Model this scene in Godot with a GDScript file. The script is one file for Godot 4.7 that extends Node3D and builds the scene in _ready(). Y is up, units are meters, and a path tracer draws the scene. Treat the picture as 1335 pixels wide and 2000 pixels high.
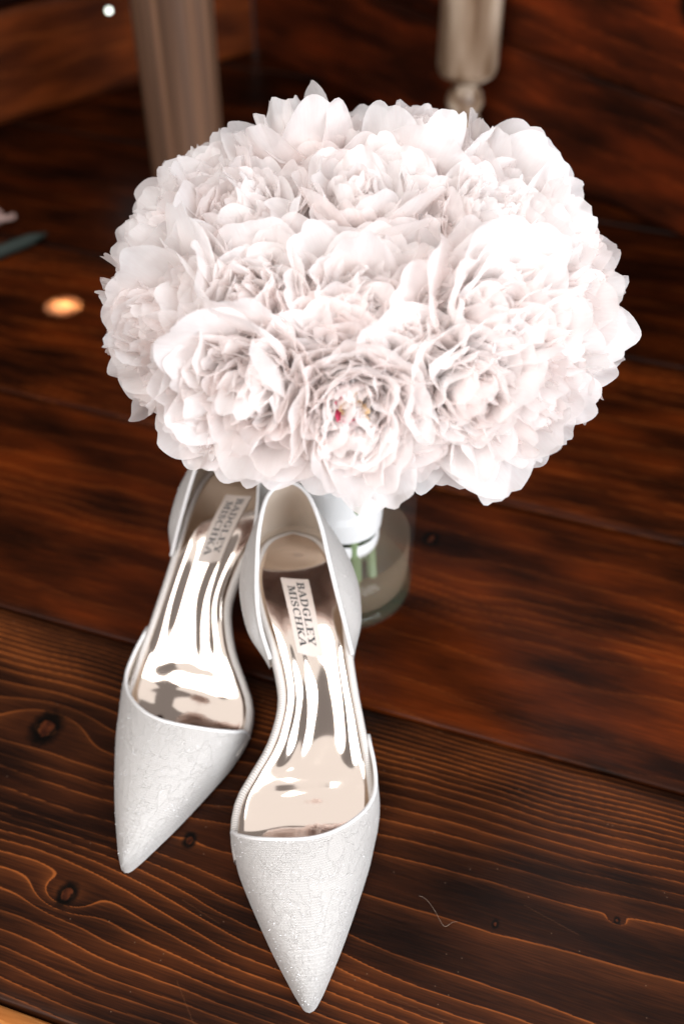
extends Node3D

const FLOOR_TURN := 0.3229          # 18.5 degrees: the planks run askew to the view
var rng := RandomNumberGenerator.new()

# ---------------------------------------------------------------- helpers
func add(called: String, mesh: Mesh, mat: Material, parent: Node3D) -> MeshInstance3D:
	var o := MeshInstance3D.new()
	o.name = called
	o.mesh = mesh
	o.material_override = mat
	parent.add_child(o, true)
	return o

func thing(called: String, at: Vector3, label: String, category: String, turn := 0.0, group := "") -> Node3D:
	var o := Node3D.new()
	o.name = called
	add_child(o, true)
	o.position = at
	o.rotation.y = turn
	tag(o, label, category, group)
	return o

func tag(o: Node3D, label: String, category: String, group := "") -> void:
	o.set_meta("label", label)
	o.set_meta("category", category)
	if group != "":
		o.set_meta("group", group)

func lin(r: float, g: float, b: float, a := 1.0) -> Color:
	var c := Color(r, g, b).linear_to_srgb()
	c.a = a
	return c

func mat(c: Color, rough := 0.6, metal := 0.0) -> StandardMaterial3D:
	var m := StandardMaterial3D.new()
	m.albedo_color = c
	m.roughness = rough
	m.metallic = metal
	return m

# smooth curve through (xs, ys) at x
func curve(xs: Array, ys: Array, x: float) -> float:
	var n := xs.size()
	if x <= xs[0]:
		return ys[0]
	if x >= xs[n - 1]:
		return ys[n - 1]
	var i := 0
	while i < n - 2 and x > xs[i + 1]:
		i += 1
	var x0: float = xs[i]
	var x1: float = xs[i + 1]
	var y0: float = ys[i]
	var y1: float = ys[i + 1]
	var d := (y1 - y0) / (x1 - x0)
	var m0 := d
	var m1 := d
	if i > 0:
		m0 = (y1 - float(ys[i - 1])) / (x1 - float(xs[i - 1]))
	if i < n - 2:
		m1 = (float(ys[i + 2]) - y0) / (float(xs[i + 2]) - x0)
	var t := (x - x0) / (x1 - x0)
	var w := x1 - x0
	var t2 := t * t
	var t3 := t2 * t
	return (2 * t3 - 3 * t2 + 1) * y0 + (t3 - 2 * t2 + t) * w * m0 + (-2 * t3 + 3 * t2) * y1 + (t3 - t2) * w * m1

# smooth path through points, t in 0..1
func path_at(p: Array, t: float) -> Vector3:
	var n := p.size() - 1
	var f := clampf(t, 0.0, 1.0) * n
	var i := mini(int(f), n - 1)
	var a: Vector3 = p[maxi(i - 1, 0)]
	var b: Vector3 = p[i]
	var c: Vector3 = p[i + 1]
	var e: Vector3 = p[mini(i + 2, n)]
	return b.cubic_interpolate(c, a, e, f - i)

# a smooth sheet: f(u, v) -> Vector3, u and v in 0..1
func sheet(nu: int, nv: int, f: Callable, uvs := Vector2.ONE, close_u := false) -> ArrayMesh:
	var st := SurfaceTool.new()
	st.begin(Mesh.PRIMITIVE_TRIANGLES)
	sheet_in(st, nu, nv, f, uvs, 0)
	st.generate_normals()
	return st.commit()

func sheet_in(st: SurfaceTool, nu: int, nv: int, f: Callable, uvs: Vector2, first: int) -> int:
	for j in nv + 1:
		for i in nu + 1:
			var u := float(i) / nu
			var v := float(j) / nv
			st.set_uv(Vector2(u * uvs.x, v * uvs.y))
			st.add_vertex(f.call(u, v))
	for j in nv:
		for i in nu:
			var a := first + j * (nu + 1) + i
			var b := a + 1
			var c := a + nu + 1
			var d := c + 1
			for k in [a, b, c, b, d, c]:
				st.add_index(k)
	return first + (nu + 1) * (nv + 1)

# a round tube along points
func tube(pts: Array, radii: Array, sides := 10) -> ArrayMesh:
	var st := SurfaceTool.new()
	st.begin(Mesh.PRIMITIVE_TRIANGLES)
	var n := pts.size()
	var up := Vector3(0.13, 0.97, 0.21).normalized()
	for j in n:
		var t: Vector3 = (pts[mini(j + 1, n - 1)] - pts[maxi(j - 1, 0)]).normalized()
		if absf(t.dot(up)) > 0.95:
			up = Vector3(0.9, 0.1, 0.3).normalized()
		var s := t.cross(up).normalized()
		up = s.cross(t).normalized()
		for i in sides + 1:
			var a := TAU * i / sides
			st.set_uv(Vector2(float(i) / sides, float(j) / (n - 1)))
			st.add_vertex(pts[j] + (s * cos(a) + up * sin(a)) * float(radii[mini(j, radii.size() - 1)]))
	for j in n - 1:
		for i in sides:
			var a := j * (sides + 1) + i
			for k in [a, a + 1, a + sides + 1, a + 1, a + sides + 2, a + sides + 1]:
				st.add_index(k)
	for e in [0, n - 1]:
		for i in range(1, sides - 1):
			st.add_index(e * (sides + 1))
			st.add_index(e * (sides + 1) + i)
			st.add_index(e * (sides + 1) + i + 1)
	st.generate_normals()
	return st.commit()

func lathe(profile: Array, sides := 48) -> ArrayMesh:
	var n := profile.size() - 1
	return sheet(sides, n, func(u: float, v: float):
		var p: Vector2 = profile[int(round(v * n))]
		return Vector3(cos(-u * TAU) * p.x, p.y, sin(-u * TAU) * p.x))

# ---------------------------------------------------------------- wood
# One plank's stained face. w runs across in metres, x along in metres.
func wood_image(px: int, py: int, length: float, width: float, sd: int, o: Dictionary) -> Image:
	var n1 := FastNoiseLite.new()
	n1.seed = sd
	n1.frequency = 1.0
	n1.fractal_octaves = 2
	var n2 := FastNoiseLite.new()
	n2.seed = sd + 9
	n2.frequency = 1.0
	n2.fractal_octaves = 3
	var dens: Array = o.dens            # [[w...], [rings per metre...]]
	var acc := PackedFloat32Array()     # ring phase over w
	var steps := 600
	acc.resize(steps + 1)
	var sum := 0.0
	for i in steps + 1:
		acc[i] = sum
		sum += curve(dens[0], dens[1], (float(i) / steps * 1.4 - 0.2) * width) * width * 1.4 / steps
	var knots: Array = o.get("knots", [])
	var dark: Vector3 = o.get("dark", Vector3(26, 13, 8))
	var mid: Vector3 = o.get("mid", Vector3(66, 31, 15))
	var line: Vector3 = o.get("line", Vector3(150, 84, 42))
	var soft: float = o.get("soft", 0.35)
	var contrast: float = o.get("contrast", 1.0)
	var cath: Array = o.get("cath", [0.0, 0.0, 0.0])
	var wob: float = o.get("wob", 0.004)
	var data := PackedByteArray()
	data.resize(px * py * 3)
	var at := 0
	for j in py:
		var w0 := (j + 0.5) / py * width
		for i in px:
			var x := (i + 0.5) / px * length - length / 2
			var w := w0 + wob * n1.get_noise_2d(x * 5.0, w0 * 9.0) + wob * 0.1 * n1.get_noise_2d(x * 27.0 + 40.0, w0 * 40.0)
			if cath[2] > 0.0:
				var q := exp(-pow((w - float(cath[0])) / 0.045, 2.0))
				w = lerpf(w, cath[0] + (w - cath[0]) / (0.5 + 1.9 * smoothstep(-0.36, 0.06, x)), q)
			var kn := 0.0
			var rim := 0.0
			for k in knots:
				var dx: float = x - float(k[0])
				var dw: float = w0 - float(k[1])
				var r: float = k[2]
				var q := dx * dx / (r * r * 9.0) + dw * dw / (r * r * 2.6)
				if q < 6.0:
					w += (float(k[1]) - w) * 0.85 * exp(-q)
					var e := sqrt(dx * dx / (r * r * 0.55) + dw * dw / (r * r)) + 0.25 * n2.get_noise_2d(x * 150.0, w0 * 150.0)
					kn = maxf(kn, 1.0 - smoothstep(0.55, 0.75, e))
					rim = maxf(rim, smoothstep(0.5, 0.8, e) * (1.0 - smoothstep(0.9, 1.9, e)))
			var f := clampf((w / width + 0.2) / 1.4, 0.0, 0.999) * steps
			var fi := int(f)
			var ph := acc[fi] + (acc[mini(fi + 1, steps)] - acc[fi]) * (f - fi)
			var fr := ph - floorf(ph)
			var ring := floorf(ph)
			# hard latewood keeps little stain: a bright line with a soft side
			var rho := maxf((acc[mini(fi + 1, steps)] - acc[fi]) * steps / (1.4 * width), 8.0)
			var mm := fr / rho
			var b := exp(-mm / 0.0035) * soft * (1.0 - 0.6 * fr) + (1.0 - smoothstep(0.0003, 0.0009, mm)) * smoothstep(0.0, 0.0002, mm) * 0.55
			var fibre := n2.get_noise_2d(x * 26.0, w0 * 900.0)
			var blot := n1.get_noise_2d(x * 7.0 + 11.0, w0 * 22.0 + 5.0)
			var per := 0.5 + 0.5 * sin(ring * 12.9898 + sd)
			b = b * (0.62 + 0.5 * per + 0.55 * blot) * contrast + 0.10 * fibre
			var base := 0.42 + 0.55 * blot + 0.24 * fibre + 0.1 * per
			base = clampf(base, 0.0, 1.0)
			b = clampf(b, 0.0, 1.0)
			var c := dark.lerp(mid, base).lerp(line, b)
			var edge := smoothstep(0.0, 0.012, minf(w0, width - w0))
			c *= 0.78 + 0.22 * edge
			if rim > 0.0:
				c *= 1.0 - 0.8 * rim
			if kn > 0.0:
				var kk := 0.5 + 0.5 * n2.get_noise_2d(x * 220.0, w0 * 160.0)
				c = c.lerp(Vector3(34, 14, 8).lerp(Vector3(118, 58, 30), kk), kn)
			data[at] = clampi(int(c.x), 0, 255)
			data[at + 1] = clampi(int(c.y), 0, 255)
			data[at + 2] = clampi(int(c.z), 0, 255)
			at += 3
	# specks of dust and short scratches
	var im := Image.create_from_data(px, py, false, Image.FORMAT_RGB8, data)
	var r := RandomNumberGenerator.new()
	r.seed = sd
	for k in int(o.get("dust", 0)):
		var q := Vector2i(r.randi() % px, r.randi() % py)
		im.set_pixel(q.x, q.y, Color(0.62, 0.52, 0.44))
	for k in int(o.get("dust", 0)) / 12:
		var a := Vector2(r.randf() * px, r.randf() * py)
		var dv := Vector2(r.randf_range(-1, 1), r.randf_range(-0.7, 0.7)).normalized()
		for e in r.randi_range(15, 60):
			var b := a + dv * e
			if b.x >= 0 and b.y >= 0 and b.x < px and b.y < py:
				im.set_pixel(int(b.x), int(b.y), im.get_pixel(int(b.x), int(b.y)).lerp(Color(0.5, 0.33, 0.22), 0.4))
	return im

func wood_mat(im: Image, rough := 0.4, tone := 0.42) -> StandardMaterial3D:
	var m := mat(Color.WHITE, rough)
	im.generate_mipmaps()
	var t := ImageTexture.create_from_image(im)
	m.albedo_texture = t
	m.heightmap_enabled = true
	m.heightmap_texture = t
	m.heightmap_scale = 0.02
	m.metallic_specular = 0.21
	m.albedo_color = lin(tone, tone, tone)
	return m

# a plank along +x, face up at y = 0, w across from back edge (z = 0) to front edge
func plank_mesh(length: float, width: float, thick := 0.03) -> ArrayMesh:
	var g := 0.0004
	var prof := [Vector2(g, -thick), Vector2(g, -0.006), Vector2(g + 0.0003, -0.0022), Vector2(g + 0.001, -0.0008), Vector2(g + 0.0022, -0.0002), Vector2(g + 0.008, 0.0)]
	var back := prof.duplicate()
	back.reverse()
	for i in 5:
		prof.append(Vector2(lerpf(g + 0.008, width - g - 0.008, (i + 1) / 6.0), 0.0))
	for p in back:
		prof.append(Vector2(width - p.x, p.y))
	var st := SurfaceTool.new()
	st.begin(Mesh.PRIMITIVE_TRIANGLES)
	var nx := 6
	var n := prof.size()
	for i in nx + 1:
		for p in prof:
			st.set_uv(Vector2(float(i) / nx, p.x / width))
			st.add_vertex(Vector3((float(i) / nx - 0.5) * length, p.y, p.x))
	for i in nx:
		for j in n - 1:
			var a := i * n + j
			for k in [a, a + n, a + 1, a + 1, a + n, a + n + 1]:
				st.add_index(k)
	st.generate_normals()
	return st.commit()

# ---------------------------------------------------------------- shoe
var HD := [-0.002, 0.02, 0.06, 0.09, 0.103, 0.12, 0.14, 0.16, 0.18, 0.20, 0.22, 0.24, 0.26]
var HY := [0.0062, 0.0072, 0.008, 0.0085, 0.0105, 0.018, 0.032, 0.050, 0.066, 0.078, 0.086, 0.0895, 0.091]
# insole edges
var LD := [0.015, 0.04, 0.06, 0.08, 0.10, 0.114, 0.126, 0.137, 0.150, 0.160, 0.176, 0.198, 0.218, 0.232, 0.240, 0.2445]
var LX := [-0.010, -0.0195, -0.0265, -0.0325, -0.0350, -0.0322, -0.0236, -0.0150, -0.0082, -0.0060, -0.0090, -0.0160, -0.0185, -0.0150, -0.0095, 0.0015]
var RX := [0.010, 0.0195, 0.0275, 0.0350, 0.0385, 0.0385, 0.0376, 0.0360, 0.0335, 0.0315, 0.0295, 0.0285, 0.0260, 0.0200, 0.0135, 0.0025]
# outline of the toe box at the sole
var VD := [0.0008, 0.0017, 0.0045, 0.0125, 0.036, 0.0725, 0.088, 0.100, 0.110, 0.125, 0.140]
var VL := [0.0, -0.0022, -0.0042, -0.0086, -0.0195, -0.0335, -0.0372, -0.0385, -0.0368, -0.028, -0.016]
var VR := [0.0, 0.0022, 0.0045, 0.0090, 0.0200, 0.0345, 0.0392, 0.0425, 0.0440, 0.0430, 0.0405]

var dents := FastNoiseLite.new()

func seat(d: float) -> float:
	return curve(HD, HY, d)

func insole_point(u: float, d: float) -> Vector3:
	var l := curve(LD, LX, d)
	var r := curve(LD, RX, d)
	var x := lerpf(l, r, u)
	var e := 2.0 * u - 1.0
	var y := seat(d)
	var heel := smoothstep(0.185, 0.215, d)
	var arch := smoothstep(0.118, 0.14, d) * (1.0 - smoothstep(0.17, 0.2, d))
	var ball := 1.0 - smoothstep(0.108, 0.126, d)
	y -= heel * 0.0030 * (1.0 - e * e) * smoothstep(0.2445, 0.225, d)
	y += arch * (0.0019 * exp(-pow((absf(e) - 0.7) / 0.2, 2.0)) - 0.0012 * exp(-pow(e / 0.34, 2.0)) + 0.0007 * exp(-pow((e + 0.32) / 0.14, 2.0)))
	y += ball * (0.0028 * exp(-pow(e / 0.62, 2.0)) * exp(-pow((d - 0.098) / 0.017, 2.0)))
	y += 0.0011 * exp(-pow((d - 0.1215) / 0.004, 2.0)) * (1.0 - smoothstep(0.4, 0.9, absf(e + 0.08))) - 0.0005 * exp(-pow((d - 0.114) / 0.0035, 2.0)) * (1.0 - smoothstep(0.4, 0.95, absf(e - 0.1)))
	y += 0.0007 * dents.get_noise_2d(x * 38.0, d * 22.0) * smoothstep(0.215, 0.18, d)
	y += 0.09 * clampf(0.102 - d, 0.0, 0.03) * smoothstep(0.102, 0.09, d) * smoothstep(0.045, 0.06, d)
	y -= 0.0012 * smoothstep(0.9, 1.0, absf(e))
	return Vector3(x, y, -d)

func make_shoe(called: String, at: Vector3, turn: float, mirrored: bool, label: String, mats: Dictionary) -> Node3D:
	var t := thing(called, at, label, "shoe", turn, "pair of white wedding shoes")
	var sg := -1.0 if mirrored else 1.0
	var M := Vector3(sg, 1, 1)
	# insole
	var ins := add("insole", sheet(56, 150, func(u: float, v: float):
		var d := 0.03 + (0.2444 - 0.03) * (1.0 - pow(1.0 - v, 1.6))
		return insole_point(u, d) * M), mats.gold, t)
	# toe box with its lining and edge piping
	var TU := [0.0, 0.06, 0.14, 0.3, 0.5, 0.65, 0.8, 0.9, 0.96, 1.0]
	var TV := [0.0985, 0.0945, 0.0875, 0.0795, 0.0765, 0.0815, 0.0955, 0.113, 0.129, 0.143]
	var toe := func(u: float, v: float, inset: float) -> Vector3:
		var d := lerpf(0.0008, curve(TU, TV, u), 1.0 - pow(1.0 - v, 1.0) if v > 0.3 else 0.3 * pow(v / 0.3, 1.7))
		var l := curve(VD, VL, d)
		var r := curve(VD, VR, d)
		var wave := (1.0 - cos(PI * u)) / 2.0
		wave = lerpf(wave, u, 0.12)
		var top := curve([0.0008, 0.0017, 0.0048, 0.0135, 0.036, 0.06, 0.08, 0.10, 0.13], [0.004, 0.0075, 0.0115, 0.0155, 0.0235, 0.0305, 0.0345, 0.037, 0.037], d)
		var base := seat(d) - 0.0058
		var peak := pow(maxf(sin(PI * pow(u, 0.93)), 0.0), 0.72)
		var x := lerpf(l, r, wave)
		x += (0.0014 * sin(PI * 2.0 * u) * -1.0) * smoothstep(0.0, 0.05, d)
		var p := Vector3(x, base + top * peak, -d)
		var c := Vector3((l + r) / 2.0, base, -d - 0.002)
		if inset > 0.0:
			p = p + (c - p).normalized() * inset
		return p
	add("toe_upper", sheet(64, 60, func(u: float, v: float): return toe.call(u, v, 0.0) * M, Vector2(1.0, 1.0)), mats.lace, t)
	add("lining", sheet(48, 30, func(u: float, v: float): return toe.call(u, 0.35 + 0.65 * v, 0.0013) * M), mats.lining, t)
	var edge := []
	for i in 61:
		edge.append((toe.call(i / 60.0, 1.0, 0.0006) as Vector3) * M)
	add("toe_piping", tube(edge, [0.00115], 8), mats.piping, t)
	# heel counter
	var base_p := [Vector3(-13.8, 173, 0), Vector3(-20.5, 185, 0), Vector3(-25.5, 199, 0), Vector3(-27.5, 214, 0), Vector3(-23.5, 231, 0), Vector3(-13, 247, 0), Vector3(3, 252.5, 0), Vector3(18, 247, 0), Vector3(31, 231, 0), Vector3(37.5, 215, 0), Vector3(38.5, 200, 0), Vector3(36.5, 187, 0), Vector3(33.3, 174, 0)]
	var top_p := [Vector3(-13.8, 174, 1), Vector3(-18, 180.5, 14), Vector3(-19.5, 188, 26), Vector3(-18.5, 199, 37), Vector3(-16, 214, 45), Vector3(-10, 229.5, 50), Vector3(1, 236, 51.5), Vector3(11, 229.5, 50), Vector3(18, 214, 45), Vector3(22, 199, 38), Vector3(25.5, 189, 28), Vector3(29.5, 181, 15), Vector3(33.3, 174, 1)]
	var wall := func(u: float, v: float, inset: float) -> Vector3:
		var a := path_at(base_p, u) / 1000.0
		var b := path_at(top_p, u) / 1000.0
		var pa := Vector3(a.x, seat(a.y) - 0.0065, -a.y)
		var pb := Vector3(b.x, seat(minf(b.y, 0.243)) + b.z, -b.y)
		var p := pa.lerp(pb, v)
		var out := Vector3(p.x - 0.005, 0, p.z + 0.2).normalized()
		return p + out * (0.0045 * sin(PI * pow(v, 0.8)) * smoothstep(0.0, 0.12, minf(u, 1.0 - u)) - inset)
	var counter := add("heel_counter", sheet(72, 20, func(u: float, v: float): return wall.call(u, v, 0.0) * M, Vector2(1.6, 0.8)), mats.lace, t)
	add("counter_lining", sheet(60, 14, func(u: float, v: float): return wall.call(u, v, 0.0014) * M), mats.lining, counter)
	add("counter_lining", sheet(60, 3, func(u: float, v: float):
		var a: Vector3 = wall.call(u, 0.1, 0.001)
		var b := insole_point(0.0 if u < 0.5 else 1.0, minf(-a.z, 0.2444))
		return (b + Vector3(0, -0.001, 0)).lerp(a, v) * M), mats.lining, counter)
	var rim := []
	for i in 73:
		rim.append((wall.call(i / 72.0, 1.0, 0.0007) as Vector3) * M)
	add("heel_piping", tube(rim, [0.0013], 8), mats.piping, t)
	# ribbed binding round the insole's edge
	var run := []
	for i in 40:
		run.append(Vector2(0, lerpf(0.082, 0.2444, 1.0 - pow(1.0 - i / 40.0, 1.5))))
	for i in range(40, -1, -1):
		run.append(Vector2(1, lerpf(0.098, 0.2444, 1.0 - pow(1.0 - i / 40.0, 1.5))))
	var line := []
	for r in run:
		line.append(insole_point(r.x, r.y))
	var nl := line.size() - 1
	var cross := [Vector2(-0.0006, -0.0004), Vector2(-0.0002, 0.0011), Vector2(0.0010, 0.0017), Vector2(0.0026, 0.0012), Vector2(0.0036, -0.0004), Vector2(0.0040, -0.0030), Vector2(0.0034, -0.0062)]
	add("binding", sheet(6, nl, func(u: float, v: float):
		var k := int(round(v * nl))
		var p: Vector3 = line[k]
		var dirn: Vector3 = (line[mini(k + 2, nl)] - line[maxi(k - 2, 0)])
		var out := Vector3(-dirn.z, 0, dirn.x).normalized() * -1.0
		var cc: Vector2 = cross[int(round(u * 6))]
		var q := p + out * cc.x + Vector3(0, cc.y, 0)
		return q * M, Vector2(1, 400)), mats.binding, t)
	# sole
	add("sole", sheet(20, 90, func(u: float, v: float):
		var d := lerpf(0.0012, 0.244, v)
		var l := curve(VD, VL, d) if d < 0.1 else lerpf(curve(VD, VL, minf(d, 0.139)), curve(LD, LX, d) - 0.0036, smoothstep(0.1, 0.135, d))
		var r := curve(VD, VR, d) if d < 0.1 else lerpf(curve(VD, VR, minf(d, 0.139)), curve(LD, RX, d) + 0.0036, smoothstep(0.1, 0.135, d))
		var e := 2.0 * u - 1.0
		var inset := 0.94 if absf(e) < 0.99 else 1.0
		return Vector3(lerpf(l, r, u), seat(d) - (0.0076 if inset < 1.0 else 0.0055), -d) * M), mats.sole, t)
	# heel
	var ring := func(a: float) -> Vector2:
		var q := Vector2(cos(a) * 0.0265 + 0.005, sin(a) * 0.027)
		return Vector2(q.x, maxf(q.y, -0.018))
	add("heel", sheet(40, 24, func(u: float, v: float):
		var a: float = TAU * u
		var q: Vector2 = ring.call(a)
		var k := lerpf(0.19, 1.0, pow(v, 3.0)) if v > 0.0 else 0.19
		var zc := lerpf(0.229, 0.221, pow(v, 2.0))
		var y := v * 0.0835
		var p := Vector3(0.005 + (q.x - 0.005) * k, y, -(zc + q.y * k))
		p.y = minf(p.y, seat(-p.z) - 0.007)
		return p * M), mats.piping, t)
	add("heel_tip", lathe([Vector2(0, 0.0004), Vector2(0.0046, 0.0004), Vector2(0.0048, 0.004), Vector2(0.0, 0.0042)], 20), mats.dark, t).position = Vector3(0.005 * sg, 0, -0.2285)
	# maker's label on the insole, with its lettering
	var lab := func(along: float, across: float, lift: float) -> Vector3:
		# along 0 at the heel end .. 1 towards the toe; across -1..1, + to the shoe's own right before mirroring
		var d := lerpf(0.2150, 0.1752, along)
		var cx := lerpf(0.0024, 0.0092, along)
		var x := cx + across * lerpf(0.0080, 0.0074, along)
		var dd := d + across * -0.0009
		var l := curve(LD, LX, dd)
		var r := curve(LD, RX, dd)
		var y0 := insole_point(0.5, dd).y
		var ym := insole_point(clampf((x - l) / (r - l), 0.0, 1.0), dd).y
		var slope := Vector3(0, 0.78, -0.62)
		return Vector3(x, maxf(y0, ym) + 0.0005, -dd) + slope * lift
	var label_node := add("label", sheet(64, 40, func(u: float, v: float):
		var jag := 0.012 * (absf(fmod(u * 16.0, 2.0) - 1.0) - 0.5)
		var vv := lerpf(-0.01 + jag, 1.01 + jag, v)
		return (lab.call(vv, 2.0 * u - 1.0, 0.00035 + 0.0003 * sin(PI * v)) as Vector3) * M), mats.label, t)
	for k in 2:
		var tm := TextMesh.new()
		tm.text = ["BADGLEY", "MISCHKA"][k]
		tm.font = mats.font
		tm.font_size = 64
		tm.pixel_size = 0.01
		tm.depth = 0.0
		tm.curve_step = 1.0
		var arr := tm.get_mesh_arrays() if tm.has_method("get_mesh_arrays") else tm.surface_get_arrays(0)
		var vs: PackedVector3Array = arr[Mesh.ARRAY_VERTEX]
		var lo := Vector3(1e9, 1e9, 0)
		var hi := -lo
		for q in vs:
			lo = Vector3(minf(lo.x, q.x), minf(lo.y, q.y), 0)
			hi = Vector3(maxf(hi.x, q.x), maxf(hi.y, q.y), 0)
		var a0: float = [0.05, 0.11][k]
		var a1: float = [0.90, 0.93][k]
		for q in vs.size():
			var fx := (vs[q].x - lo.x) / (hi.x - lo.x)
			var fy := (vs[q].y - lo.y) / (hi.y - lo.y)
			var across: float = lerpf([0.06, -0.66][k], [0.60, -0.12][k], fy)
			if mirrored:
				across = -across
			vs[q] = (lab.call(lerpf(a0, a1, fx), across, 0.0009) as Vector3) * M
		var am := ArrayMesh.new()
		var out := []
		out.resize(Mesh.ARRAY_MAX)
		out[Mesh.ARRAY_VERTEX] = vs
		var nrm := PackedVector3Array()
		nrm.resize(vs.size())
		nrm.fill(Vector3(0, 0.78, -0.62) * Vector3(1, 1, -1))
		out[Mesh.ARRAY_NORMAL] = nrm
		if arr[Mesh.ARRAY_INDEX] != null:
			out[Mesh.ARRAY_INDEX] = arr[Mesh.ARRAY_INDEX]
		am.add_surface_from_arrays(Mesh.PRIMITIVE_TRIANGLES, out)
		add("lettering", am, mats.ink, label_node)
	# sparkling specks sewn into the lace
	var st := SurfaceTool.new()
	var bead := SphereMesh.new()
	bead.radius = 0.00036
	bead.height = 0.00055
	bead.radial_segments = 6
	bead.rings = 3
	st.begin(Mesh.PRIMITIVE_TRIANGLES)
	for i in 170:
		var p: Vector3 = toe.call(rng.randf_range(0.06, 0.94), pow(rng.randf(), 0.7) * 0.97 + 0.02, 0.0)
		st.append_from(bead, 0, Transform3D(Basis().scaled(Vector3.ONE * rng.randf_range(0.5, 1.15)), p * M))
	for i in 90:
		var p: Vector3 = wall.call(rng.randf_range(0.1, 0.9), rng.randf_range(0.1, 0.9), 0.0)
		st.append_from(bead, 0, Transform3D(Basis().scaled(Vector3.ONE * rng.randf_range(0.5, 1.0)), p * M))
	add("glitter", st.commit(), mats.glitter, t).set_meta("kind", "stuff")
	return t

# white lace over net: colour and relief
func lace_images() -> Array:
	var s := 768
	var im := Image.create(s, s, false, Image.FORMAT_RGB8)
	var hm := Image.create(s, s, false, Image.FORMAT_RGB8)
	var n := FastNoiseLite.new()
	n.seed = 5
	n.frequency = 0.007
	n.fractal_octaves = 3
	n.domain_warp_enabled = true
	n.domain_warp_amplitude = 30.0
	n.domain_warp_frequency = 0.006
	var g := FastNoiseLite.new()
	g.seed = 8
	g.frequency = 0.22
	for y in s:
		for x in s:
			# hexagonal net
			var fx := x / 14.0
			var fy := y / 12.0
			var row := floorf(fy)
			var ox := fx + 0.5 * fmod(row, 2.0)
			var cx := absf(ox - floorf(ox) - 0.5)
			var cy := absf(fy - row - 0.5)
			var net := smoothstep(0.30, 0.46, maxf(cx, cy * 0.9 + cx * 0.25))
			# motifs bounded by raised cords
			var f := n.get_noise_2d(x, y)
			var cord := 1.0 - smoothstep(0.006, 0.02, absf(f - 0.05))
			var cord2 := 1.0 - smoothstep(0.006, 0.016, absf(f - 0.2))
			var fill := smoothstep(0.05, 0.1, f)
			var grain := g.get_noise_2d(x, y)
			var hgt := 0.25 + 0.11 * net * (1.0 - 0.4 * fill) + 0.05 * fill + 0.33 * maxf(cord, cord2 * 0.7) + 0.14 * grain
			hm.set_pixel(x, y, Color(hgt, hgt, hgt))
			var k := 0.85 + 0.025 * net * (1.0 - 0.3 * fill) + 0.12 * maxf(cord, cord2 * 0.7) + 0.02 * grain
			im.set_pixel(x, y, Color(k, k * 0.985, k * 0.97))
	return [im, hm]

# ---------------------------------------------------------------- peonies
# a petal from its base at the origin up +y, its inner face to +z
func petal(w: float, l: float, cup: float, curl: float, ruffle: float, notch: float, sd: int, nu := 10, nv := 9) -> ArrayMesh:
	var r := RandomNumberGenerator.new()
	r.seed = sd
	var ph := [r.randf() * TAU, r.randf() * TAU, r.randf() * TAU, r.randf() * TAU]
	var f1 := r.randf_range(4.0, 7.0)
	var f2 := r.randf_range(7.0, 10.5)
	var skew := r.randf_range(-0.15, 0.15)
	var cleft := r.randf_range(-0.35, 0.35)
	return sheet(nu, nv, func(u: float, v: float):
		var s: float = 2.0 * u - 1.0
		var e: float = 1.0 - 0.34 * s * s * s * s - 0.16 * s * s
		e += notch * (0.55 * sin(f1 * s + ph[0]) + 0.32 * sin(f2 * s + ph[1])) - notch * 1.7 * exp(-pow((s - cleft) / 0.12, 2.0))
		var t: float = v * e
		var wd := w * (0.2 + 0.8 * sin(PI * 0.5 * minf(v * 1.3, 1.0))) * (1.0 - 0.10 * v * v)
		var x: float = s * wd + skew * l * t * t * 0.4
		# bend the length along an arc of curl radians
		var a := curl * t
		var y := l * (sin(a) / curl if absf(curl) > 0.01 else t)
		var z := l * ((1.0 - cos(a)) / curl if absf(curl) > 0.01 else 0.0)
		var cz := cup * s * s * wd * (0.35 + 0.65 * sin(PI * v))
		var rf: float = ruffle * v * v * (sin(f1 * s + ph[2]) + 0.55 * sin(f2 * s + ph[3]) + 0.4 * sin(5.0 * v + ph[0]))
		var nrm := Vector3(0, -sin(a), cos(a))
		return Vector3(x, y, z) + nrm * (cz + rf))

var guards: Array = []
var mids: Array = []
var smalls: Array = []
var tinies: Array = []

func petal_frame(phi: float, r: float, tilt: float, lift: float, roll := 0.0) -> Transform3D:
	# inner face to the axis, leaning outwards by tilt
	var b := Basis(Vector3.UP, phi) * Basis(Vector3.RIGHT, -tilt) * Basis(Vector3.UP, roll)
	return Transform3D(b, Basis(Vector3.UP, phi) * Vector3(0, lift, -r))

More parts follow.
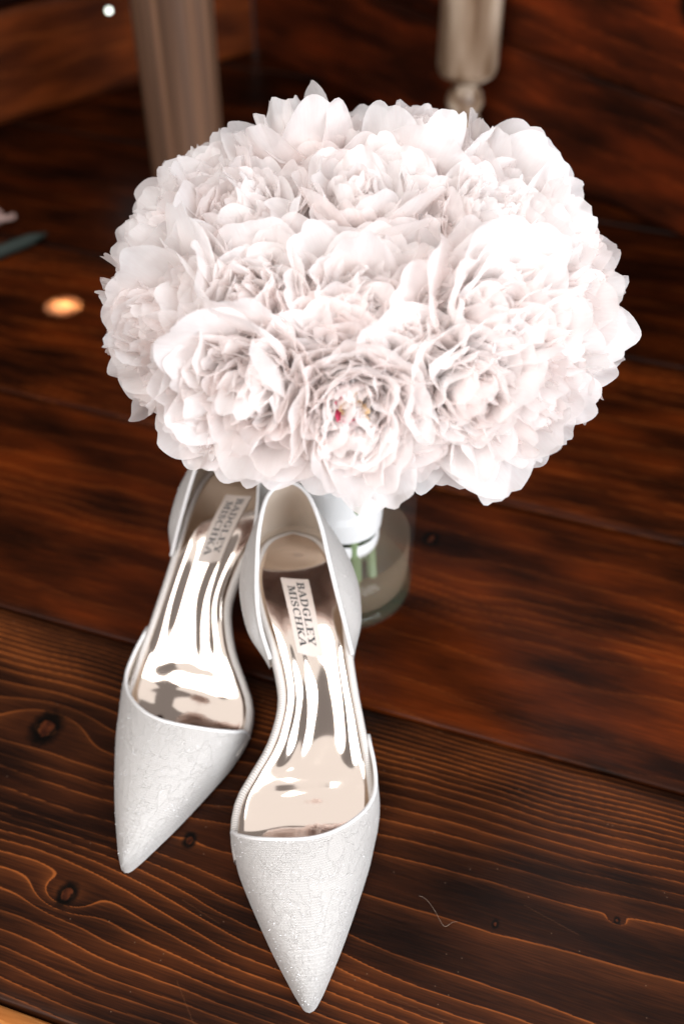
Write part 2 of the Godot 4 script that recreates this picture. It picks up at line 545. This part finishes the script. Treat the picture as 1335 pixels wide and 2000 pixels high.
func peony(parent: Node3D, where: Transform3D, kind: int, size: float, singles: int, mats: Array, sd: int) -> Node3D:
	var r := RandomNumberGenerator.new()
	r.seed = sd
	var o := Node3D.new()
	o.name = "peony"
	parent.add_child(o, true)
	o.transform = where.scaled_local(Vector3.ONE * size * 0.97)
	var layers: Array
	if kind == 0:      # full, ruffled
		layers = [[0, 10, 1.50, 0.006, 0.0], [0, 9, 1.2, 0.006, 0.002], [1, 14, 1.02, 0.006, 0.005], [1, 15, 0.80, 0.007, 0.007], [1, 13, 0.62, 0.007, 0.009], [2, 20, 0.60, 0.008, 0.011], [2, 20, 0.42, 0.007, 0.013], [3, 24, 0.42, 0.006, 0.018], [3, 20, 0.20, 0.004, 0.019]]
	elif kind == 1:    # cupped, petals rolled round a hollow
		layers = [[0, 10, 1.45, 0.006, 0.0], [0, 10, 1.05, 0.007, 0.002], [1, 13, 0.80, 0.008, 0.004], [1, 12, 0.56, 0.010, 0.005], [1, 11, 0.36, 0.012, 0.006], [1, 9, 0.18, 0.012, 0.006], [2, 12, 0.10, 0.009, 0.008], [2, 10, 0.0, 0.006, 0.008], [3, 10, 0.1, 0.003, 0.008]]
	else:              # loose, broad petalled
		layers = [[0, 9, 1.55, 0.005, 0.0], [0, 10, 1.25, 0.006, 0.003], [0, 9, 0.95, 0.006, 0.005], [1, 13, 0.72, 0.007, 0.007], [1, 13, 0.5, 0.006, 0.010], [1, 10, 0.3, 0.005, 0.012], [2, 14, 0.25, 0.005, 0.015], [3, 12, 0.15, 0.003, 0.018]]
	var st: Array = []
	for m in mats:
		var one := SurfaceTool.new()
		one.begin(Mesh.PRIMITIVE_TRIANGLES)
		st.append(one)
	var used := {}
	var left := singles
	var li := 0
	for L in layers:
		var bank: Array = [guards, mids, smalls, tinies][L[0]]
		var spin := r.randf() * TAU
		for k in int(L[1]):
			var phi := spin + TAU * (k + r.randf_range(-0.28, 0.28)) / float(L[1])
			var f := petal_frame(phi, float(L[3]), float(L[2]) + r.randfn(0, 0.22), float(L[4]) + r.randfn(0, 0.0018), r.randfn(0, 0.22))
			var big := 1.06 if kind == 2 and L[0] == 0 else 1.0
			f = f.scaled_local(Vector3(r.randf_range(0.82, 1.15) * big, r.randf_range(0.85, 1.16) * big, 1.0))
			var mesh: Mesh = bank[r.randi() % bank.size()]
			var mi := r.randi() % mats.size()
			if left > 0:
				left -= 1
				add("petal", mesh, mats[mi], o).transform = f
			else:
				st[mi].append_from(mesh, 0, f)
				used[mi] = true
		li += 1
	for mi in mats.size():
		if used.has(mi):
			add("inner_petals", st[mi].commit(), mats[mi], o).set_meta("kind", "stuff")
	return o

func petal_texture() -> Array:
	var s := 192
	var im := Image.create(s, s, false, Image.FORMAT_RGB8)
	var hm := Image.create(s, s, false, Image.FORMAT_RGB8)
	var n := FastNoiseLite.new()
	n.seed = 3
	n.frequency = 1.0
	n.fractal_octaves = 2
	for y in s:
		for x in s:
			var u := float(x) / s - 0.5
			var v := float(y) / s
			var fan := u / (0.35 + 0.75 * v)
			var k := n.get_noise_2d(fan * 42.0, v * 2.5)
			var k2 := n.get_noise_2d(u * 9.0 + 30.0, v * 6.0)
			var h := 0.5 + 0.32 * k + 0.25 * k2
			hm.set_pixel(x, y, Color(h, h, h))
			var base := smoothstep(0.45, 0.0, v)
			var c := Color(0.985, 0.978, 0.978).lerp(Color(0.98, 0.90, 0.86), base * 0.28)
			var d := 0.012 * k + 0.01 * k2
			im.set_pixel(x, y, Color(c.r + d * 0.4, c.g + d, c.b + d))
	return [ImageTexture.create_from_image(im), ImageTexture.create_from_image(hm)]

# ---------------------------------------------------------------- the scene
func _ready() -> void:
	rng.seed = 77
	dents.seed = 31
	dents.frequency = 1.0
	dents.fractal_octaves = 1
	# camera
	var cam := Camera3D.new()
	cam.name = "camera"
	add_child(cam)
	cam.position = Vector3(0, 0.588, 0)
	cam.rotation_degrees = Vector3(-45, 0, 0)
	var lens := CameraAttributesPhysical.new()
	lens.frustum_focal_length = 27.6
	lens.frustum_focus_distance = 0.592
	lens.frustum_near = 0.02
	lens.frustum_far = 60.0
	lens.exposure_aperture = 2.9
	cam.attributes = lens
	cam.fov = 46.99
	cam.near = 0.02
	cam.far = 60.0
	cam.current = true
	# air and bounced room light
	var we := WorldEnvironment.new()
	we.name = "environment"
	var env := Environment.new()
	env.background_mode = Environment.BG_COLOR
	env.background_color = Color(0.685, 0.66, 0.655)
	env.background_energy_multiplier = 0.5
	env.tonemap_mode = Environment.TONE_MAPPER_LINEAR
	env.tonemap_exposure = 1.36
	env.sdfgi_enabled = true
	env.ssao_enabled = true
	env.ssil_enabled = true
	we.environment = env
	add_child(we)
	# window light from the front right
	var win := AreaLight3D.new()
	win.name = "window_light"
	win.area_size = Vector2(0.95, 1.25)
	win.light_energy = 3.0
	win.light_color = Color(0.955, 0.977, 1.0)
	win.shadow_enabled = true
	win.area_range = 8.0
	add_child(win)
	win.look_at_from_position(Vector3(0.92, 0.66, 0.58), Vector3(0.0, 0.15, -0.45), Vector3.UP)

	# added unseen fill lamp behind the camera to the left, for insole streaks
	var side := AreaLight3D.new()
	side.name = "side_fill_light"
	side.area_size = Vector2(1.0, 1.4)
	side.light_energy = 1.9
	side.light_color = Color(0.99, 0.985, 0.98)
	side.shadow_enabled = true
	side.area_range = 8.0
	add_child(side)
	side.look_at_from_position(Vector3(-0.75, 1.25, 0.55), Vector3(0.0, 0.1, -0.45), Vector3.UP)

	# added overhead fill lamp, standing for light off a pale ceiling
	var ceil := AreaLight3D.new()
	ceil.name = "ceiling_bounce_fill"
	ceil.area_size = Vector2(2.6, 2.6)
	ceil.light_energy = 1.45
	ceil.light_color = Color(0.99, 0.985, 0.985)
	ceil.shadow_enabled = true
	ceil.area_range = 9.0
	add_child(ceil)
	ceil.look_at_from_position(Vector3(0.2, 2.3, 0.35), Vector3(0.2, 0.0, 0.30), Vector3.FORWARD)

	# a small high window behind, seen as sheen on the varnish
	var high := AreaLight3D.new()
	high.name = "high_window_light"
	high.area_size = Vector2(0.7, 0.5)
	high.light_energy = 0.6
	high.light_color = Color(0.97, 0.98, 1.0)
	high.shadow_enabled = true
	high.area_range = 9.0
	add_child(high)
	high.look_at_from_position(Vector3(0.34, 2.2, -1.72), Vector3(0.05, 0.0, -0.37), Vector3.UP)

	build_floor()
	build_walls()
	build_shoes()
	build_jar()
	build_bouquet()
	build_background()

func build_floor() -> void:
	var floor_node := Node3D.new()
	floor_node.name = "floor"
	floor_node.set_meta("kind", "structure")
	add_child(floor_node)
	floor_node.rotation.y = -FLOOR_TURN
	# back edges of the planks, measured across them
	var edges := [-1.8, -1.6, -1.4, -1.2, -1.0, -0.8, -0.602, -0.404, -0.176, -0.03, 0.16]
	var red := {"dark": Vector3(24, 8, 3), "mid": Vector3(114, 45, 10), "line": Vector3(150, 78, 30)}
	for i in edges.size() - 1:
		var w: float = float(edges[i + 1]) - float(edges[i])
		var o := {}
		var size := Vector2i(640, 160)
		var length := 2.4
		match i:
			7: # the plank under the toes: clear cathedral grain
				o = {"dust": 260, "dark": Vector3(22, 10, 6), "mid": Vector3(78, 38, 18), "line": Vector3(170, 92, 42), "dens": [[-0.04, 0.0, 0.03, 0.045, 0.07, 0.09, 0.10, 0.125, 0.14, 0.16, 0.19, 0.26], [320, 320, 260, 150, 105, 80, 48, 48, 95, 135, 160, 160]], "cath": [0.121, -0.18, 7.0], "wob": 0.0042, "soft": 0.46, "contrast": 1.05,
					"knots": [[-0.334, 0.166, 0.0052], [-0.396, 0.075, 0.0085], [-0.114, 0.110, 0.0018], [-0.054, 0.088, 0.0016], [-0.285, 0.116, 0.0035], [0.3, 0.12, 0.008]]}
				size = Vector2i(2048, 512)
				length = 1.1
			6: # the plank under the heels: broad soft figure
				o = red.duplicate()
				o.merge({"dens": [[0.0, 0.05, 0.09, 0.1, 0.14, 0.2], [90, 40, 130, 130, 26, 60]], "wob": 0.010, "soft": 0.5, "contrast": 0.5, "knots": [[0.10, 0.088, 0.004], [0.215, 0.15, 0.008], [-0.32, 0.07, 0.006], [-0.22, 0.05, 0.005]]})
				size = Vector2i(1280, 256)
				length = 1.5
			8:
				o = {"dens": [[0.0, 0.2], [160, 120]], "soft": 0.3, "contrast": 0.8, "knots": [], "dark": Vector3(120, 66, 30), "mid": Vector3(190, 116, 56), "line": Vector3(215, 150, 84)}
				size = Vector2i(1280, 192)
				length = 1.5
			_:
				o = red.duplicate()
				o.merge({"dens": [[0.0, 0.06, 0.1, 0.2], [120 + 20 * (i % 3), 45, 30 + 10 * (i % 2), 140]], "wob": 0.009, "soft": 0.5, "contrast": 0.7, "knots": [[0.35 - 0.13 * i, 0.11, 0.009], [-0.5 + 0.17 * i, 0.06, 0.007]]})
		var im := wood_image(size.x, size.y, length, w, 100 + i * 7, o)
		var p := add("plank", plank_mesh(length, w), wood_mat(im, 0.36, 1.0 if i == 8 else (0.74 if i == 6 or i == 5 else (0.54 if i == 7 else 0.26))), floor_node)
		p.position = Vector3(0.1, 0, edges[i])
		if length < 2.0:
			# the same board goes on to both sides, out of the picture
			for s in [-1, 1]:
				var q := add("plank", p.mesh, p.material_override, floor_node)
				q.position = p.position + Vector3(s * (length + 0.0015), 0, 0)
	# sub-floor that closes the joints
	var sub := BoxMesh.new()
	sub.size = Vector3(3.4, 0.02, 2.4)
	add("subfloor", sub, mat(lin(0.01, 0.006, 0.004), 0.9), floor_node).position = Vector3(0.1, -0.041, -0.75)

func build_walls() -> void:
	var corner := Vector3(-0.10, 0, -1.34)
	var dirs := [Vector3(0.72, 0, 0.69).normalized(), Vector3(-0.82, 0, 0.57).normalized()]
	var lens := [1.05, 1.1]
	for k in 2:
		var w := Node3D.new()
		w.name = ["wall_right", "wall_left"][k]
		w.set_meta("kind", "structure")
		add_child(w)
		var d: Vector3 = dirs[k]
		# boards stand on edge: local x along the wall, local z down the face
		var n := Vector3(-d.z, 0, d.x) if k == 0 else Vector3(d.z, 0, -d.x)
		if n.z < 0:
			n = -n
		var x := d if k == 0 else -d
		w.transform = Transform3D(Basis(x, n, x.cross(n)), corner + d * (float(lens[k]) * 0.5 + 0.001))
		var down := w.basis.z.y < 0.0
		var y := 0.0
		for b in 6:
			var h: float = [0.115, 0.15, 0.15, 0.15, 0.15, 0.15][b]
			var o := {"dark": Vector3(26, 9, 4), "mid": Vector3(98, 36, 11), "line": Vector3(128, 54, 18), "dens": [[0.0, 0.07, 0.15], [60, 28, 70]], "wob": 0.012, "soft": 0.55, "contrast": 0.6, "knots": [[0.1 - 0.09 * b, 0.06, 0.014]]}
			if k == 1 and b == 0:  # lit stripe along the left wall's foot, put into the board's colour
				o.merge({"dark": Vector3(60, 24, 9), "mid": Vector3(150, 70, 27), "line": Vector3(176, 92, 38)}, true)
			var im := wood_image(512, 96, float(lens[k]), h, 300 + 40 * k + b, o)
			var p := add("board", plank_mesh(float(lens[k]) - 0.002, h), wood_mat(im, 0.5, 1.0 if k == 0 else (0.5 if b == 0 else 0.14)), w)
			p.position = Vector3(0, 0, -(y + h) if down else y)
			y += h

func build_shoes() -> void:
	var lace := lace_images()
	var m := {}
	m.lace = mat(lin(0.68, 0.665, 0.655), 0.5)
	m.lace.albedo_texture = ImageTexture.create_from_image(lace[0])
	m.lace.heightmap_enabled = true
	m.lace.heightmap_texture = ImageTexture.create_from_image(lace[1])
	m.lace.heightmap_scale = 0.10
	m.lace.rim_enabled = true
	m.lace.rim = 0.25
	m.lace.uv1_scale = Vector3(1.4, 1.0, 1.0)
	m.gold = mat(lin(0.76, 0.65, 0.565), 0.08, 1.0)
	m.lining = mat(lin(0.50, 0.42, 0.345), 0.75)
	m.piping = mat(lin(0.66, 0.64, 0.63), 0.5)
	var rib := Image.create(8, 8, false, Image.FORMAT_RGB8)
	for y in 8:
		for x in 8:
			var k := 0.86 + 0.14 * sin(TAU * y / 8.0)
			rib.set_pixel(x, y, Color(k, k * 0.985, k * 0.965))
	m.binding = mat(lin(0.68, 0.65, 0.635), 0.6)
	m.binding.albedo_texture = ImageTexture.create_from_image(rib)
	m.binding.heightmap_enabled = true
	m.binding.heightmap_texture = m.binding.albedo_texture
	m.binding.heightmap_scale = 0.03
	m.sole = mat(lin(0.16, 0.085, 0.045), 0.6)
	m.dark = mat(lin(0.03, 0.025, 0.02), 0.5)
	m.label = mat(lin(0.52, 0.44, 0.39), 0.45)
	m.ink = mat(lin(0.012, 0.011, 0.012), 0.5)
	m.glitter = mat(lin(0.95, 0.94, 0.95), 0.12)
	m.glitter.metallic = 0.6
	var f := SystemFont.new()
	f.font_names = PackedStringArray(["Droid Serif"])
	f.font_weight = 700
	m.font = f
	var psi := atan2(-0.015, 0.238)
	make_shoe("pump", Vector3(-0.016, 0, -0.236), -psi, false, "front white lace pump, mirror gold insole bare to its pale label", m)
	make_shoe("pump_001", Vector3(-0.117, 0, -0.311), deg_to_rad(-15.0), true, "rear white lace pump tucked under the peonies, turned toe outwards", m)

func build_jar() -> void:
	var g := StandardMaterial3D.new()
	g.transparency = BaseMaterial3D.TRANSPARENCY_ALPHA
	g.albedo_color = Color(0.6, 0.64, 0.62, 0.025)
	g.roughness = 0.03
	g.metallic_specular = 0.22
	var jar := thing("glass_vase", Vector3(0.001, 0, -0.523), "clear round glass vase holding the peony bouquet and a little water", "vase")
	var R := 0.0455
	add("glass_wall", lathe([Vector2(R - 0.004, 0.0005), Vector2(R - 0.001, 0.0012), Vector2(R, 0.004), Vector2(R, 0.13), Vector2(R - 0.0012, 0.1312), Vector2(R - 0.0026, 0.13)], 72), g, jar)
	var bm := g.duplicate()
	bm.albedo_color = Color(0.30, 0.32, 0.24, 0.25)
	bm.roughness = 0.1
	add("glass_base", lathe([Vector2(0.0, 0.002), Vector2(R - 0.006, 0.0012), Vector2(R - 0.0015, 0.003), Vector2(R - 0.001, 0.006), Vector2(R - 0.003, 0.0105), Vector2(R - 0.01, 0.0095), Vector2(0, 0.008)], 72), bm, jar)
	var wm := g.duplicate()
	wm.albedo_color = lin(0.46, 0.33, 0.22, 0.2)
	wm.roughness = 0.06
	var water := add("water", lathe([Vector2(0.0, 0.012), Vector2(R - 0.0045, 0.0125), Vector2(R - 0.0032, 0.015), Vector2(R - 0.0032, 0.047), Vector2(R - 0.005, 0.0455), Vector2(0.0, 0.0452)], 64), wm, self)
	water.position = jar.position
	tag(water, "shallow cloudy water in the bottom of the glass vase", "water")

func build_bouquet() -> void:
	var tex := petal_texture()
	var mats := []
	for c in [[1.0, 0.985, 0.98], [1.0, 0.965, 0.955], [1.0, 0.995, 0.99]]:
		var m := mat(lin(c[0], c[1], c[2]), 0.62)
		m.albedo_texture = tex[0]
		m.heightmap_enabled = true
		m.heightmap_texture = tex[1]
		m.heightmap_scale = 0.02
		m.albedo_color.a = 0.74
		m.transparency = BaseMaterial3D.TRANSPARENCY_ALPHA
		m.backlight_enabled = true
		m.backlight = lin(1.0, 0.955, 0.93)
		m.metallic_specular = 0.35
		mats.append(m)
	for i in 9:
		guards.append(petal(rng.randf_range(0.021, 0.027), rng.randf_range(0.044, 0.053), rng.randf_range(0.25, 0.5), rng.randf_range(0.35, 0.95), 0.0011, 0.026, 500 + i, 18, 12))
	guards.append(petal(0.019, 0.05, 0.35, 0.4, 0.001, 0.01, 540, 14, 12))
	for i in 8:
		mids.append(petal(rng.randf_range(0.014, 0.019), rng.randf_range(0.034, 0.041), rng.randf_range(0.3, 0.65), rng.randf_range(0.4, 1.1), 0.0014, 0.042, 600 + i, 15, 10))
	for i in 8:
		smalls.append(petal(rng.randf_range(0.008, 0.012), rng.randf_range(0.024, 0.031), rng.randf_range(0.2, 0.7), rng.randf_range(0.2, 1.1), 0.0013, 0.065, 700 + i, 12, 8))
	for i in 8:
		tinies.append(petal(rng.randf_range(0.004, 0.007), rng.randf_range(0.014, 0.021), rng.randf_range(0.2, 0.7), rng.randf_range(-0.3, 1.0), 0.0011, 0.10, 800 + i, 8, 7))
	var b := thing("peony_bouquet", Vector3(0.001, 0, -0.523), "big round bouquet of white and blush peonies in the glass vase", "bouquet")
	var C := Vector3(0.007, 0.226, 0.003)
	# outward direction (x, y, z), kind, size
	var spots := [
		# front, below to above
		[-0.03, 0.30, 0.93, 0, 1.0], [-0.42, 0.30, 0.86, 2, 1.05], [0.45, 0.28, 0.87, 2, 1.0],
		[0.04, 0.74, 0.67, 1, 1.0], [-0.46, 0.66, 0.60, 0, 1.0], [0.52, 0.58, 0.63, 2, 1.05],
		[-0.80, 0.34, 0.50, 2, 1.05], [0.82, 0.26, 0.51, 0, 1.05],
		[-0.02, 0.14, 1.0, 2, 0.95], [-0.62, 0.10, 0.78, 0, 1.0], [0.66, 0.05, 0.75, 2, 1.0],
		[-0.96, 0.02, 0.25, 0, 1.0], [0.98, -0.02, 0.2, 2, 1.05],
		# crown
		[0.02, 1.0, 0.12, 2, 0.95], [-0.52, 0.82, 0.05, 0, 1.0], [0.55, 0.82, 0.08, 0, 1.0],
		[-0.88, 0.48, -0.05, 2, 0.95], [0.90, 0.44, -0.05, 2, 1.0],
		[0.28, 0.86, -0.45, 1, 1.15], [-0.28, 0.82, -0.52, 2, 1.0],
		[-0.72, 0.42, -0.55, 0, 1.0], [0.74, 0.40, -0.55, 2, 1.0], [0.0, 0.35, -0.94, 0, 1.0], [-0.8, -0.05, -0.6, 2, 1.0], [0.8, -0.05, -0.6, 2, 1.0]]
	# smaller heads tucked in between
	for q in 24:
		var a := q * 2.39996 + 0.4
		var h := 0.1 + 0.82 * (q + 0.5) / 24.0
		var rr := sqrt(1.0 - h * h)
		spots.append([cos(a) * rr, h, sin(a) * rr, q % 3, 0.82])
	var k := 0
	for s in spots:
		var dirn := Vector3(s[0], s[1], s[2]).normalized()
		var at := C + dirn * Vector3(0.089, 0.038, 0.090)
		var up := (dirn / Vector3(1.0, 0.8, 1.0)).normalized()
		var side := up.cross(Vector3(0.3, 0.2, 0.9)).normalized()
		var f := Transform3D(Basis(side, up, side.cross(up)), at)
		var o := peony(b, f, int(s[3]), float(s[4]), 12 if k < 25 else 0, mats, 900 + k * 13)
		if k == 0:
			o.set_meta("label", "peony with magenta stained centre")
			var red := mat(lin(0.62, 0.05, 0.13), 0.6)
			var tan_mat := mat(lin(0.62, 0.43, 0.24), 0.7)
			for q in 7:
				var pt := add("stained_petal" if q < 3 else "stamen", tinies[q], red if q < 3 else tan_mat, o)
				pt.transform = petal_frame(q * 1.1, 0.004, 0.6, 0.0335, 0.3).scaled_local(Vector3(0.9, 0.42, 0.9))
		k += 1
	# stems and the satin wrap
	var green := mat(lin(0.20, 0.27, 0.13), 0.5)
	for i in 12:
		var a := i * 2.399
		var r := 0.004 + 0.0145 * sqrt(i / 12.0)
		var foot := Vector3(cos(a) * r * 1.25, 0.014, sin(a) * r * 1.25)
		var neck := Vector3(cos(a) * r, 0.075, sin(a) * r)
		var top := Vector3(cos(a) * r * 2.6 + 0.006, 0.185, sin(a) * r * 2.6)
		add("stem", tube([foot, foot.lerp(neck, 0.5), neck, neck.lerp(top, 0.5) + Vector3(0, 0.004, 0), top], [0.0034, 0.0034, 0.0033, 0.003, 0.0028], 8), green, b)
	var satin := mat(lin(0.80, 0.79, 0.78), 0.35)
	add("ribbon_wrap", sheet(60, 40, func(u: float, v: float):
		var a: float = u * TAU
		var wind := fmod(v * 4.0 + u, 1.0)
		var rr := 0.0235 + 0.0012 * wind + 0.0006 * sin(a * 3.0 + v * 9.0) + 0.006 * smoothstep(0.6, 1.0, v)
		return Vector3(cos(a) * rr, lerpf(0.060, 0.16, v), sin(a) * rr)), satin, b)
	add("ribbon_wrap", sheet(48, 6, func(u: float, v: float):
		var a: float = u * TAU
		var rr := 0.0218 + 0.0008 * sin(PI * v)
		return Vector3(cos(a) * rr, lerpf(0.044, 0.055, v) - 0.002 * cos(a), sin(a) * rr)), satin, b)

func build_background() -> void:
	# mercury glass candle holder
	var mottle := Image.create(128, 128, false, Image.FORMAT_RGB8)
	var n := FastNoiseLite.new()
	n.seed = 21
	n.frequency = 0.035
	n.fractal_octaves = 4
	for y in 128:
		for x in 128:
			var k := clampf(0.5 + 0.9 * n.get_noise_2d(x, y), 0.0, 1.0)
			mottle.set_pixel(x, y, Color(0.36, 0.26, 0.18).lerp(Color(0.76, 0.68, 0.60), k))
	var hm := mat(Color.WHITE, 0.42)
	hm.albedo_texture = ImageTexture.create_from_image(mottle)
	hm.metallic = 0.0
	var ch := thing("candle_holder", Vector3(0.118, 0, -1.083), "mottled silvery candle holder, tall cup on a beaded stem", "candle holder")
	add("base", lathe([Vector2(0, 0.001), Vector2(0.036, 0.001), Vector2(0.037, 0.006), Vector2(0.03, 0.011), Vector2(0.02, 0.016), Vector2(0.014, 0.022)]), hm, ch)
	add("stem", lathe([Vector2(0.013, 0.02), Vector2(0.017, 0.03), Vector2(0.019, 0.038), Vector2(0.017, 0.046), Vector2(0.012, 0.051), Vector2(0.0155, 0.058), Vector2(0.018, 0.065), Vector2(0.016, 0.074), Vector2(0.0115, 0.080), Vector2(0.011, 0.086), Vector2(0.014, 0.090)]), hm, ch)
	add("cup", lathe([Vector2(0.0, 0.088), Vector2(0.012, 0.088), Vector2(0.021, 0.0905), Vector2(0.027, 0.095), Vector2(0.0285, 0.102), Vector2(0.0285, 0.21), Vector2(0.030, 0.25), Vector2(0.0285, 0.25), Vector2(0.0265, 0.21), Vector2(0.026, 0.11), Vector2(0, 0.108)]), hm, ch)
	# tall fluted column at the left
	var wood := mat(Color.WHITE, 0.5)
	var band := Image.create(256, 64, false, Image.FORMAT_RGB8)
	for y in 64:
		for x in 256:
			var k := clampf(0.5 + 0.7 * n.get_noise_2d(x * 1.6, y * 0.25), 0.0, 1.0)
			band.set_pixel(x, y, Color(0.25, 0.17, 0.12).lerp(Color(0.53, 0.39, 0.30), k))
	wood.albedo_texture = ImageTexture.create_from_image(band)
	var post := thing("column", Vector3(-0.143, 0, -1.003), "tall pale brown fluted column standing left behind the bouquet", "column")
	add("shaft", sheet(96, 8, func(u: float, v: float):
		var a: float = -u * TAU
		var fl := 0.003 * absf(sin(a * 3.0 + 0.5))
		var rr := lerpf(0.037, 0.041, v) - 0.0045 + fl
		return Vector3(cos(a) * rr, lerpf(0.014, 0.55, v), sin(a) * rr)), wood, post)
	add("foot", lathe([Vector2(0, 0.001), Vector2(0.046, 0.001), Vector2(0.047, 0.008), Vector2(0.043, 0.013), Vector2(0.038, 0.018), Vector2(0.0, 0.018)]), wood, post)
	# tiny glowing sphere added by the left wall for a round glint
	var glow := mat(Color(0.9, 0.93, 0.88), 0.4)
	glow.emission_enabled = true
	glow.emission = Color(0.93, 0.97, 0.92)
	glow.emission_energy_multiplier = 1.0
	var sphere := SphereMesh.new()
	sphere.radius = 0.0028
	sphere.height = 0.0056
	var fl := add("glint_sphere", sphere, glow, self)
	fl.position = Vector3(-0.2275, 0.121, -1.16)
	tag(fl, "tiny glowing white sphere added for a pale glint before the dark left wall", "fairy light")
	var om := OmniLight3D.new()  # small lamp added with the glowing sphere
	om.name = "glint_glow"
	om.light_energy = 0.0006
	om.light_size = 0.003
	om.omni_range = 3.0
	om.omni_attenuation = 2.0
	om.shadow_enabled = true
	om.position = fl.position + Vector3(0.002, -0.001, 0.005)
	add_child(om)
	# green stick and a scrap of pink ribbon at the left edge
	var pen := add("green_pencil", tube([Vector3(-0.3403, 0.0065, -0.8794), Vector3(-0.3064, 0.0065, -0.9111), Vector3(-0.2827, 0.0065, -0.9314), Vector3(-0.2696, 0.0065, -0.9417)], [0.006, 0.006, 0.0055, 0.0012], 10), mat(lin(0.018, 0.028, 0.022), 0.6), self)
	tag(pen, "dark green pencil lying at the left, near the pink ribbon scrap", "pencil")
	var pink := []
	for i in 20:
		var a := i * 0.42
		pink.append(Vector3(-0.3156 + 0.010 * cos(a) - i * 0.0008, 0.004 + 0.0035 * (1.0 + sin(a * 0.7)), -0.9700 + 0.010 * sin(a)))
	var rb := add("ribbon_scrap", tube(pink, [0.0028], 8), mat(lin(0.34, 0.22, 0.19), 0.6), self)
	tag(rb, "pale pink curled ribbon scrap at the left edge behind the pencil", "ribbon")
	# a loose thread on the front plank
	var th := []
	for i in 17:
		var f := i / 16.0
		th.append(Vector3(lerpf(0.041, 0.062, f) + 0.002 * sin(f * 5.0), 0.0007 + 0.0012 * sin(PI * f), lerpf(-0.2985, -0.281, smoothstep(0.0, 0.55, f)) + 0.004 * smoothstep(0.6, 1.0, f) * -0.8))
	var thr := add("thread", tube(th, [0.00007], 5), mat(lin(0.24, 0.18, 0.14), 0.6), self)
	tag(thr, "thin bent pale thread on the plank beside the front shoe's toe", "thread")
	# a fleck of warm light on the boards, thrown from the left
	var spot := SpotLight3D.new()
	spot.name = "light_fleck"
	spot.light_energy = 130.0
	spot.light_color = Color(0.62, 0.82, 1.0)
	spot.light_size = 0.004
	spot.spot_angle = 0.2
	spot.spot_angle_attenuation = 0.3
	spot.spot_range = 4.0
	spot.shadow_enabled = true
	add_child(spot)
	spot.look_at_from_position(Vector3(-0.62, 0.66, -0.78), Vector3(-0.238, 0.0, -0.837), Vector3.UP)
